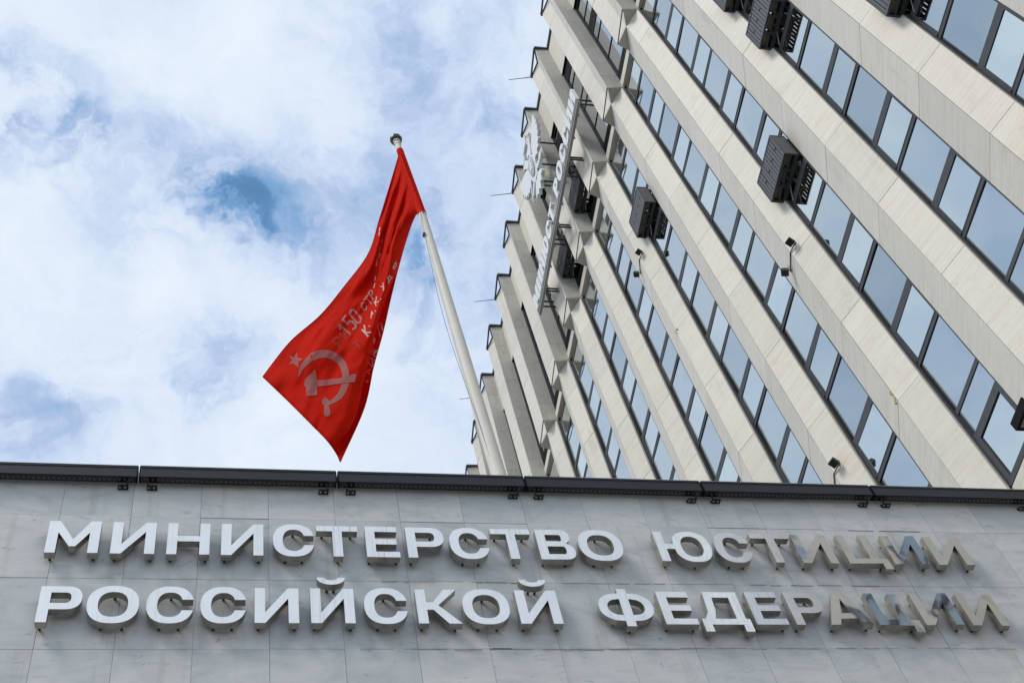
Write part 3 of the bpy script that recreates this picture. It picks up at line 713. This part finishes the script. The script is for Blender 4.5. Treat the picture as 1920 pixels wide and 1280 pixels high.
for row, LL, zb, zt, words in ((1, L1, 1.2078, 1.2632, words1), (2, L2, 1.0972, 1.1527, words2)):
    z0 = zr(zb * YF); h = (zt - zb) * YF
    for n, (ch, a, b) in enumerate(LL):
        xa = at_y(*zx(*a), YF).x; xb = at_y(*zx(*b), YF).x; wd_ = (xb - xa) / h
        word, st = [q for q in words if q[1] <= n][-1]
        mirr = n >= (15 if row == 1 else 15)
        SH = {'М': 'M shaped', 'И': 'mirrored N', 'Й': 'mirrored N with a breve', 'Н': 'H shaped', 'С': 'crescent', 'Т': 'T shaped', 'Е': 'three armed', 'Р': 'P shaped', 'В': 'two bowled', 'О': 'round', 'Ю': 'barred round', 'Ц': 'U shaped tailed', 'К': 'K shaped', 'Ф': 'round stemmed', 'Д': 'footed', 'А': 'pointed'}
        near = ('opening the word, before the %s letter' % SH[LL[n + 1][0]]) if n == st else (('closing the word, after the %s letter' % SH[LL[n - 1][0]]) if n + 1 in (12, 19, 10) and (n + 1 == st + len(word)) else 'between the %s and %s letters' % (SH[LL[n - 1][0]], SH[LL[n + 1][0]]))
        adj = 'mirror polished steel' if mirr else ('rain streaked steel' if STREAK.get((row, n), 0) > .3 else 'pale brushed steel')
        me = glyph_mesh('sign_letter', glyph(ch, wd_), h, DEP, M_STEEL, lambda H: (lambda u, v, d: (u * H, d, v * H)))
        o = link('sign_letter', me, None, (xa, YF, z0), (random.uniform(-.006, .006), 0, random.uniform(-.035, .035) if mirr else random.uniform(-.006, .006)))
        s_ = STREAK.get((row, n), random.choice((.08, .15, .25))); half = (not mirr) and n >= 13
        o.color = (s_ * (.4 if mirr else 1), .04 if mirr else (.16 if half else .33), .80 if mirr else (.30 if half else 0), 1)
        where = ('upper' if row == 1 else 'lower')
        lab = '%s %s letter %s, %s of %s' % (adj.replace(' steel', ''), SH[ch], ch, near, word)
        if n >= 15: lab = 'mirror bright %s letter %s, %s row, %s' % (SH[ch], ch, where, near)
        tag(o, lab, 'sign letter', 'steel letters on the marble wall')
        if ch == 'Й':
            br2 = link('breve', glyph_mesh('breve', [breve(wd_)], h, DEP, M_STEEL, lambda H: (lambda u, v, d: (u * H, d, v * H))), o); br2.color = o.color
            for u in (.42, .58): link('stud', stud_me, o, (u * wd_ * h, DEP - .002, 1.18 * h))
        for u, v in {'О': ((.5, .93), (.3, .08), (.7, .08)), 'С': ((.5, .93), (.3, .08), (.7, .08)), 'Т': ((.15, .91), (.85, .91), (.5, .1)), 'Ю': ((.1, .1), (.65, .07)), 'Ф': ((.5, .02), (.25, .25), (.75, .25)), 'Р': ((.09, .08), (.09, .9), (.7, .92)), 'А': ((.09, .08), (.91, .08), (.5, .92)), 'Д': ((.08, -.1), (.92, -.1), (.5, .92)), 'К': ((.09, .08), (.09, .9), (.86, .06)), 'В': ((.09, .08), (.7, .07), (.09, .9))}.get(ch, ((.09, .08), (.91, .08), (.09, .9))):
            link('stud', stud_me, o, (u * wd_ * h, DEP - .002, v * h))

# ------------------------------------------------------------------ flagpole
y_p = 8.0
pb = at_y(935, 890, y_p); pm = at_y(791, 400, y_p); pt = at_y(746, 272, y_p)
dirp = (pm - pb) / (pm.z - pb.z)
base = pb + dirp * (zr(8.0) - pb.z)
pole = empty('flagpole', base, 'tapered cream flagpole with a dark ball on top, rising behind the light bars', 'flagpole')
pts_ = [(base, .088), (pb, .080), (pb.lerp(pm, .5), .069), (pm, .056), (pm.lerp(pt, .6), .050), (pt, .045)]
mp = MB()
for (p, r0), (q, r1) in zip(pts_, pts_[1:]): mp.tube(p - base, q - base, r0, r1, 24, False)
mp_o = link('shaft', fix_normals(mp.mesh('shaft', M_POLE, True)), pole)
up = (pt - pm).normalized()
link('truck', MB().tube(pt - base, pt - base + up * .10, .052, .044, 16).tube(pt - base + up * .10, pt - base + up * .13, .06, .06, 16).mesh('truck', M_POLE, False), pole)
bmx = bmesh.new(); bmesh.ops.create_uvsphere(bmx, u_segments=24, v_segments=14, radius=.098); me = bpy.data.meshes.new('finial'); bmx.to_mesh(me); bmx.free(); me.materials.append(M_BRASS)
for p in me.polygons: p.use_smooth = True
link('finial', me, pole, pt - base + up * .215)
link('base_flange', MB().tube((0, 0, 0), (0, 0, .05), .22, .22, 20).mesh('base_flange', M_GALV), pole)
hp = []
for i in range(15):
    f_ = i / 14; p = pm.lerp(pb, f_) ; sag = .075 * math.sin(PI * f_) ** 2 + .055
    hp.append(p + Vector((-sag * (1.0 if f_ > .02 else .6), -.05, 0)))
hp = [pm + Vector((.06, -.02, .02))] + hp
tag(MB().path(hp, .0035, 5).build('halyard', M_ROPE), 'thin slack halyard line hanging down the left side of the flagpole', 'rope')
cl = link('cleat', MB().box((-.03, -.06, -.02), (.0, -.0, .02)).mesh('cleat', M_DARK), pole, pm.lerp(pb, .12) - base + Vector((-.055, 0, 0)))

# ------------------------------------------------------------------ flag: a sheet flying away from the pole, folded along its lower part
U = [0, .12, .28, .45, .60, .72, .86, .93, 1.0]
NET = [[(750, 284), (757, 303), (765, 325), (775, 350), (784, 374), (794, 398)],
       [(735, 335), (744, 351), (754, 371), (765, 391), (775, 404), (781, 401)],
       [(712, 410), (722, 424), (733, 436), (746, 447), (759, 446), (770, 424)],
       [(690, 477), (703, 494), (717, 507), (733, 515), (742, 508), (752, 482)],
       [(645, 538), (668, 560), (691, 575), (711, 586), (716, 575), (733, 556)],
       [(602, 590), (626, 616), (656, 638), (696, 648), (694, 644), (718, 622)],
       [(545, 640), (573, 678), (616, 708), (682, 712), (677, 712), (699, 692)],
       [(520, 670), (560, 716), (604, 750), (662, 780), (664, 790), (682, 766)],
       [(493, 706), (543, 754), (586, 797), (619, 832), (630, 848), (638, 865)]]
fold = [0, .0, .05, .12, .18, .24, .26, .2, .04]
YN = []
for u, f_ in zip(U, fold):
    b0 = y_p - .075 + 2.75 * u
    YN.append([b0 + .06 * u, b0 - .02 * u, b0 - .03 * u, b0 - .05 * u - f_ * .45, b0 + .08 * u + f_ * .55, b0 + .02 * u + f_ * .42])
def herm(xs, ys, x):
    n = len(xs)
    i = max(0, min(n - 2, next((j for j in range(n - 1) if x <= xs[j + 1]), n - 2)))
    def m(j):
        if j == 0: return (ys[1] - ys[0]) / (xs[1] - xs[0])
        if j == n - 1: return (ys[-1] - ys[-2]) / (xs[-1] - xs[-2])
        return ((ys[j + 1] - ys[j]) / (xs[j + 1] - xs[j]) + (ys[j] - ys[j - 1]) / (xs[j] - xs[j - 1])) / 2
    h = xs[i + 1] - xs[i]; t = (x - xs[i]) / h
    return (2 * t ** 3 - 3 * t * t + 1) * ys[i] + (t ** 3 - 2 * t * t + t) * h * m(i) + (-2 * t ** 3 + 3 * t * t) * ys[i + 1] + (t ** 3 - t * t) * h * m(i + 1)
VV = [0, .25, .47, .72, .80, 1.0]
def sheet(u, v):
    c = [[herm(U, [r_[j][q] if q < 2 else YN[i][j] for i, r_ in enumerate(NET)], u) for j in range(6)] for q in (0, 1, 2)]
    px, py, y = (herm(VV, c[q], v) for q in (0, 1, 2))
    wr = math.sin(v * 23 + u * 3.0) * .040 * min(1, u * 7) * max(0, 1 - u * 1.3) + math.sin(v * 11 - u * 7 + 1) * .020 * min(1, u * 3) * (1 - .5 * u)
    wr += math.sin((u * 1.5 + v) * 19) * .012 * u + (noise.noise(Vector((u * 5, v * 5, 1.3)))) * .038 * min(1, u * 3) + noise.noise(Vector((u * 13, v * 13, 4.3))) * .022 * min(1, u * 4) + noise.noise(Vector((u * 34 + v * 8, v * 26, 9.3))) * .008 * min(1, u * 5)
    wr *= min(1, (1 - abs(2 * v - 1)) * 5 + .15)
    return at_y(px, py, y + wr)
NU, NV = 110, 70
fv = [sheet(i / NU, j / NV) for i in range(NU + 1) for j in range(NV + 1)]
ff = [(i * (NV + 1) + j, (i + 1) * (NV + 1) + j, (i + 1) * (NV + 1) + j + 1, i * (NV + 1) + j + 1) for i in range(NU) for j in range(NV)]
fo = Vector(fv[0])
flag_me = mesh_from('flag', [v - fo for v in fv], ff, M_RED, True)
flag = link('flag', flag_me, None, fo)
tag(flag, 'red cloth flag with a pale hammer and sickle, star and lettering, flying from the pole', 'flag')
so_ = flag.modifiers.new('thickness', 'SOLIDIFY'); so_.thickness = .004; so_.offset = 0
slv = MB()
for i in range(8):
    a_, b_2 = pm.lerp(pt, -.02 + .93 * i / 8), pm.lerp(pt, -.02 + .93 * (i + 1) / 8)
    slv.tube(a_ - fo, b_2 - fo, .061 - .0009 * i, .061 - .0009 * (i + 1), 14, False)
link('hoist_sleeve', slv.mesh('hoist_sleeve', M_RED, True), flag)
hem = MB()
for ii, jj in ((range(NU + 1), [NV]), (range(NU + 1), [0]), ([NU], range(NV + 1))):
    pts_e = [fv[i * (NV + 1) + j] - fo for i in ii for j in jj]
    hem.path(pts_e, .009, 5)
link('hem', hem.mesh('hem', M_RED, True), flag)
bvh = BVHTree.FromPolygons([tuple(v) for v in fv], ff)
def on_cloth(px, py, lift=.0065):
    d = ray(px, py).normalized(); hit = bvh.ray_cast(EYE, d)
    if hit[0] is None: return None
    n = hit[1]
    if n.dot(d) > 0: n = -n
    return hit[0] + n * lift
def print_poly(name, loops_px, mat, label=None, sub=2.0, lift=.0065):
    """print lying on the cloth: outline in picture points, laid onto the sheet"""
    V, Fc = [], []
    for lp in loops_px:
        lps = lp if isinstance(lp[0][0], (tuple, list)) else [lp]
        bm = bmesh.new()
        flat = [p for l_ in lps for p in l_]
        vs_ = [bm.verts.new((x, y, 0)) for x, y in flat]
        for t in tessellate_polygon([[Vector((x, y, 0)) for x, y in l_] for l_ in lps]):
            try: bm.faces.new([vs_[q] for q in t])
            except ValueError: pass
        for _ in range(5):
            le = [e_ for e_ in bm.edges if e_.calc_length() > sub]
            if not le: break
            bmesh.ops.subdivide_edges(bm, edges=le, cuts=1)
        bmesh.ops.triangulate(bm, faces=bm.faces)
        bm.verts.index_update(); off = len(V); pts = [on_cloth(v.co.x, v.co.y, lift) for v in bm.verts]
        V += [(p - fo if p else Vector((0, 0, 0))) for p in pts]
        for f in bm.faces:
            ii = [v.index for v in f.verts]
            if all(pts[i] is not None for i in ii):
                if max((pts[ii[a]] - pts[ii[b]]).length for a, b in ((0, 1), (1, 2), (2, 0))) < .25: Fc.append(tuple(off + i for i in ii))
        bm.free()
    o = link(name, mesh_from(name, V, Fc, mat, True), flag)
    if label: o['label'] = label
    return o
def ring_arc(cx, cy, pts):
    """pts: (angle deg, inner r, outer r); picture coordinates, y down"""
    o = [(cx + ro * math.cos(math.radians(a)), cy + ro * math.sin(math.radians(a))) for a, ri, ro in pts]
    i = [(cx + ri * math.cos(math.radians(a)), cy + ri * math.sin(math.radians(a))) for a, ri, ro in pts]
    return o + i[::-1]
def z8(x, y): return (480 + x / 3.047, 460 + y / 3.047)
# sickle blade, hammer and star (points read off the cloth)
blade_o = [(243, 755), (246, 715), (258, 685), (282, 650), (318, 615), (360, 599), (403, 598), (445, 608), (485, 632), (515, 670), (530, 710), (535, 760), (530, 800), (515, 840), (490, 875), (460, 897), (428, 908)]
blade_i = [(423, 892), (445, 872), (468, 848), (485, 815), (494, 775), (494, 735), (484, 700), (465, 672), (437, 652), (400, 642), (362, 645), (325, 660), (292, 685), (268, 712), (254, 740)]
print_poly('sickle', [[z8(*p) for p in blade_o + blade_i], [z8(*p) for p in ((378, 886), (382, 876), (388, 880), (392, 866), (402, 874), (408, 868), (410, 880), (430, 893), (430, 912), (416, 914), (428, 950), (424, 972), (408, 978), (393, 972), (390, 945), (392, 912), (378, 908))]], M_GHOST)
print_poly('hammer', [[z8(*p) for p in ((340, 710), (351, 778), (352, 857), (292, 861), (288, 810), (279, 806), (281, 766))], [z8(*p) for p in ((352, 772), (400, 768), (495, 758), (566, 734), (576, 742), (566, 782), (495, 789), (400, 803), (352, 808))]], M_GHOST, None, 2.0, .0105)
st_c = (229, 655)
print_poly('star', [[z8(*p) for p in ((236, 611), (238, 640), (271, 651), (243, 664), (246, 699), (221, 676), (188, 681), (208, 657), (190, 630), (219, 641))]], M_GHOST)
# lettering: strokes in a local frame (x along the line of writing, y down the letter), placed along the cloth
def strokes(org, ex, ey, segs, wdt):
    """segs: polylines in the letter frame"""
    out_ = []
    for pl in segs:
        P_ = [(org[0] + ex[0] * x + ey[0] * y, org[1] + ex[1] * x + ey[1] * y) for x, y in pl]
        for a, b in zip(P_, P_[1:]):
            d = math.hypot(b[0] - a[0], b[1] - a[1]) or 1; nx, ny = -(b[1] - a[1]) / d * wdt / 2, (b[0] - a[0]) / d * wdt / 2
            ux, uy = (b[0] - a[0]) / d * wdt * .25, (b[1] - a[1]) / d * wdt * .25
            out_.append([(a[0] + nx - ux, a[1] + ny - uy), (b[0] + nx + ux, b[1] + ny + uy), (b[0] - nx + ux, b[1] - ny + uy), (a[0] - nx - ux, a[1] - ny - uy)])
    return out_
ST_ = {'1': [[(.1, .22), (.55, 0), (.55, 1)]], '5': [[(.9, 0), (.15, 0), (.12, .45), (.6, .40), (.9, .6), (.85, .9), (.5, 1), (.1, .9)]],
       '0': [[(.5, 0), (.12, .12), (.12, .88), (.5, 1), (.88, .88), (.88, .12), (.5, 0)]], 'С': [[(.9, .2), (.5, 0), (.12, .2), (.12, .8), (.5, 1), (.9, .8)]],
       'Т': [[(0, 0), (1, 0)], [(.5, 0), (.5, 1)]], 'Р': [[(.1, 1), (.1, 0), (.7, 0), (.9, .25), (.7, .5), (.1, .5)]], 'К': [[(.1, 0), (.1, 1)], [(.9, 0), (.15, .5), (.9, 1)]],
       'У': [[(.05, 0), (.5, .55)], [(.95, 0), (.4, 1), (.1, 1)]], 'А': [[(0, 1), (.5, 0), (1, 1)], [(.2, .65), (.8, .65)]], 'Д': [[(0, 1.2), (0, 1), (1, 1), (1, 1.2)], [(.15, 1), (.4, 0), (.85, 0), (.85, 1)]],
       'И': [[(.1, 0), (.1, 1), (.9, 0), (.9, 1)]], '7': [[(.1, 0), (.9, 0), (.4, 1)]], '9': [[(.9, .4), (.5, .55), (.1, .3), (.5, 0), (.9, .2), (.85, .8), (.3, 1)]], '.': [[(.3, .95), (.5, .95)]],
       'Г': [[(.1, 1), (.1, 0), (.9, 0)]], 'П': [[(.1, 1), (.1, 0), (.9, 0), (.9, 1)]], '3': [[(.1, 0), (.9, 0), (.45, .4), (.9, .65), (.6, 1), (.1, .9)]], 'Л': [[(0, 1), (.3, 0), (.9, 0), (.9, 1)]], 'Е': [[(.9, 0), (.1, 0), (.1, 1), (.9, 1)], [(.1, .5), (.7, .5)]]}
def zl(x, y): return (610 + x / 7.111, 480 + y / 7.111)
def letter(ch, o, px, py, wdt):
    """o: top left corner, px: top right corner, py: bottom left corner (picture points)"""
    return strokes(o, (px[0] - o[0], px[1] - o[1]), (py[0] - o[0], py[1] - o[1]), ST_[ch], wdt)
def put(name, lst, mat, wdt):
    for ch, o, a, b in lst: print_poly(name if ch != '.' else 'full_stop', letter(ch, zl(*o), zl(*a), zl(*b), wdt), mat, None, 1.8)
put('lettering', [('1', (160, 960), (215, 890), (300, 1080)), ('5', (225, 860), (275, 785), (380, 1000)), ('0', (305, 770), (375, 690), (435, 925))], M_PRINT, 3.4)
put('lettering', [('С', (468, 668), (508, 600), (530, 748)), ('Т', (520, 590), (568, 528), (600, 672)), ('Р', (575, 505), (612, 440), (642, 588))], M_PRINT, 2.3)
put('faint_lettering', [('Р', (95, 1150), (165, 1070), (200, 1230)), ('И', (180, 1040), (245, 975), (285, 1120)), ('Т', (360, 1180), (440, 1120), (430, 1260))], M_GHOST2, 3.0)
put('lettering', [('К', (488, 990), (530, 920), (570, 1080))], M_PRINTW, 2.6)
put('lettering', [('А', (608, 770), (638, 715), (612, 830)), ('К', (652, 615), (692, 535), (680, 675)), ('У', (742, 410), (775, 355), (770, 465)), ('Д', (815, 320), (860, 248), (835, 355)), ('С', (890, 165), (938, 60), (905, 195))], M_PRINTW, 1.8)
put('lettering', [('.', (560, 915), (590, 880), (580, 950)), ('.', (640, 725), (670, 690), (660, 750)), ('.', (715, 560), (745, 530), (730, 590))], M_PRINTW, 2.0)
put('lettering', [('П', (695, 925), (750, 885), (725, 1075)), ('Л', (640, 1115), (665, 1085), (650, 1165)), ('Е', (612, 1260), (665, 1225), (640, 1290))], M_PRINTW, 2.4)
def z7(x, y): return (580 + x / 5.335, 560 + y / 5.335)
pl = []
for ch, o, a, b, wd2 in (('Р', (610, 545), (650, 500), (660, 590), 2.4), ('И', (582, 640), (625, 580), (640, 700), 2.4), ('Г', (575, 735), (615, 700), (600, 760), 2.0), ('1', (565, 840), (585, 790), (580, 860), 1.8)):
    print_poly('lettering', letter(ch, z7(*o), z7(*a), z7(*b), wd2), M_PRINTW, None, 1.8)
pl = []
for x, y in ((1240, 1015), (1235, 1060), (1250, 1140), (1268, 1125), (1233, 1200), (1226, 1250), (1240, 1275)):
    c = (480 + x / 5.333, 240 + y / 5.333); print_poly('lettering', strokes(c, (1, 0), (0, 1), [[(-.6, 3.2), (.8, -3.2)]], 1.7), M_PRINTW, None, 1.8)
for x, y in ((700, 45), (695, 75), (690, 105), (683, 190), (678, 230)):
    c = z8(x, y); print_poly('lettering', strokes(c, (1, 0), (0, 1), [[(-.8, 4.0), (.9, -4.0)]], 1.5), M_PRINTW, None, 1.8)

# ------------------------------------------------------------------ lettering and emblem standing off the top storeys of the tower
XS = 13.30
YT0, YT1 = 27.45, 17.75; ZB = zr(49.75); TH = 1.06
sign = empty('roof_lettering', (XS, YT0, ZB), 'white capital letters on a rail along the top storeys of the tower, reading МИНЮСТ РОССИИ', 'lettering sign')
adv = {'М': 1.0, 'И': .84, 'Н': .82, 'Ю': 1.12, 'С': .84, 'Т': .80, ' ': .55, 'Р': .78, 'О': .92}
txt = 'МИНЮСТ РОССИИ'; gap = .12
tot = sum(adv[c] for c in txt) + gap * (len(txt) - 1); scl = (YT0 - YT1) / tot
xx = 0
for c in txt:
    if c != ' ':
        me = glyph_mesh('letter', glyph(c, adv[c] * scl / TH, .23, .2), TH, .16, M_WHITE, lambda H: (lambda u, v, d: (d, -u * H, v * H)))
        link('letter', me, sign, (0, -xx * scl, 0))
    xx += adv[c] + gap
rl = MB()
for z in (-.08, -.30): rl.box((.02, -(YT0 - YT1), z - .05), (.14, 0, z + .05))
link('rail', rl.mesh('rail', M_GALV), sign)
for i in range(10):
    yy = -(YT0 - YT1) * (i + .4) / 10
    s2 = MB(); s2.box((.14, yy - .03, -.35), (.20, yy + .03, .9))
    k = round((YT0 + yy - 8.0) / P); yk = A_[1] + k * P + .3
    link('strut', s2.mesh('strut', M_GALV), sign)
for k in range(4, 7):
    for dz in (-.1, -.32):
        yy = 8.0 + .1 + k * P - YT0
        if -(YT0 - YT1) < yy < 0: link('strut', MB().box((.14, yy - .03, dz - .03), (.72, yy + .03, dz + .03)).mesh('strut', M_DARK), sign)
for yy in (17.9, 21.0, 24.1, 27.1):
    for dz in (.25, -.2):
        link('strut', MB().box((.14, yy - YT0 - .03, dz - .03), (1.2, yy - YT0 + .03, dz + .03)).mesh('strut', M_DARK), sign)

EY, EZ = 22.85, zr(54.45); ES = 1.0
emb = empty('eagle_emblem', (XS - .1, EY, EZ), 'white double headed eagle emblem standing off the tower top, above the white lettering', 'emblem')
bas = lambda d0: (lambda u, v, d: (d0 + d, -u * ES, v * ES))
def epart(name, poly, d0=0, depth=.14, mat=None, parent=None):
    V, Fc = flat_solid([poly], depth, bas(d0)); return link(name, fix_normals(mesh_from(name, V, Fc, mat or M_WHITE)), parent or emb)
M_EMB = paint('emblem_grey', (.42, .43, .45), .5)  # plain grey for the shield and the eyes
def mir(p, s): return [(x * s, y) for x, y in p][::s]
body = [(0, 1.15), (.30, .95), (.42, .55), (.50, .0), (.42, -.55), (.22, -.95), (0, -1.05)]
epart('body', body + [(-x, y) for x, y in body[-2:0:-1]], .0, .16)
wing = [(.40, .80), (.55, 1.15), (.95, 1.55), (1.45, 1.85), (1.78, 2.05), (1.72, 1.72), (1.90, 1.62), (1.74, 1.36), (1.92, 1.18), (1.70, 1.00), (1.84, .76), (1.58, .64), (1.70, .38), (1.42, .34), (1.46, .06), (1.20, .12), (1.16, -.14), (.96, .02), (.84, -.22), (.68, .0), (.46, .10)]
head = [(.10, 1.00), (.18, 1.32), (.30, 1.60), (.42, 1.78), (.62, 1.84), (.74, 1.76), (.98, 1.62), (.78, 1.60), (.70, 1.52), (.60, 1.30), (.46, 1.00), (.38, .85)]
crown_s = [(.36, 1.90), (.66, 1.96), (.74, 2.20), (.60, 2.12), (.52, 2.26), (.42, 2.10), (.30, 2.16)]
leg = [(.30, -.55), (.52, -.60), (.80, -.86), (.98, -.82), (1.02, -.96), (.86, -1.04), (.66, -.98), (.36, -.82)]
for s in (1, -1):
    wg = epart('wing', mir(wing, s), .03, .14)
    for q in range(0):
        a = (.62 + q * .02, .62 - q * .12); b = (1.70 - q * .12, 1.66 - q * .36)
        fe = [(a[0], a[1]), (b[0] - .05, b[1] + .02), (b[0], b[1] - .05), (a[0] + .02, a[1] - .05)]
        epart('feather', mir(fe, s), .012, .03, M_EMB, wg)
    hd = epart('head', mir(head, s), -.01, .16); epart('crown', mir(crown_s, s), .0, .14)
    epart('eye', mir([(.52, 1.66), (.58, 1.66), (.58, 1.72), (.52, 1.72)], s), -.018, .02, M_EMB, hd)
    epart('leg', mir(leg, s), -.01, .15)
epart('crown', [(-.34, 2.30), (.34, 2.30), (.46, 2.72), (.26, 2.60), (.16, 2.82), (.07, 2.84), (.07, 3.0), (-.07, 3.0), (-.07, 2.84), (-.16, 2.82), (-.26, 2.60), (-.46, 2.72)], 0, .15)
epart('ribbon', [(-.80, 2.24), (-.30, 2.32), (.30, 2.32), (.80, 2.24), (.78, 2.16), (.30, 2.24), (-.30, 2.24), (-.78, 2.16)], .04, .08)
tail = [(-.20, -.92), (-.62, -1.38), (-.70, -1.72), (-.46, -1.62), (-.36, -1.94), (-.18, -1.72), (0, -2.08), (.18, -1.72), (.36, -1.94), (.46, -1.62), (.70, -1.72), (.62, -1.38), (.20, -.92)]
epart('tail', tail, .0, .15)
sh_ = [(-.30, .62), (.30, .62), (.32, .0), (.24, -.34), (0, -.56), (-.24, -.34), (-.32, .0)]
shd = epart('shield', sh_, -.06, .07, M_EMB)
epart('rider', [(-.18, -.30), (-.08, .0), (-.20, .20), (-.02, .30), (.05, .48), (.16, .34), (.20, .1), (.10, -.02), (.18, -.28), (.06, -.12), (-.04, -.14)], -.085, .03, M_WHITE, shd)
epart('sceptre', [(-1.10, -1.22), (-1.02, -1.26), (-.86, -.86), (-.72, -.46), (-.66, -.40), (-.72, -.30), (-.80, -.40), (-.80, -.46), (-.94, -.84)], -.03, .1)
epart('orb', se(1.02, -.92, .20, .20, 0, 2 * PI * 15 / 16, 15, 2), -.03, .14)
for yy, zz in ((-.9, .9), (.9, .9), (-.5, -.6), (.5, -.6), (0, 1.4), (0, -1.3)):
    link('strut', MB().box((.14, yy - .03, zz - .03), (1.15, yy + .03, zz + .03)).mesh('strut', M_DARK), emb)
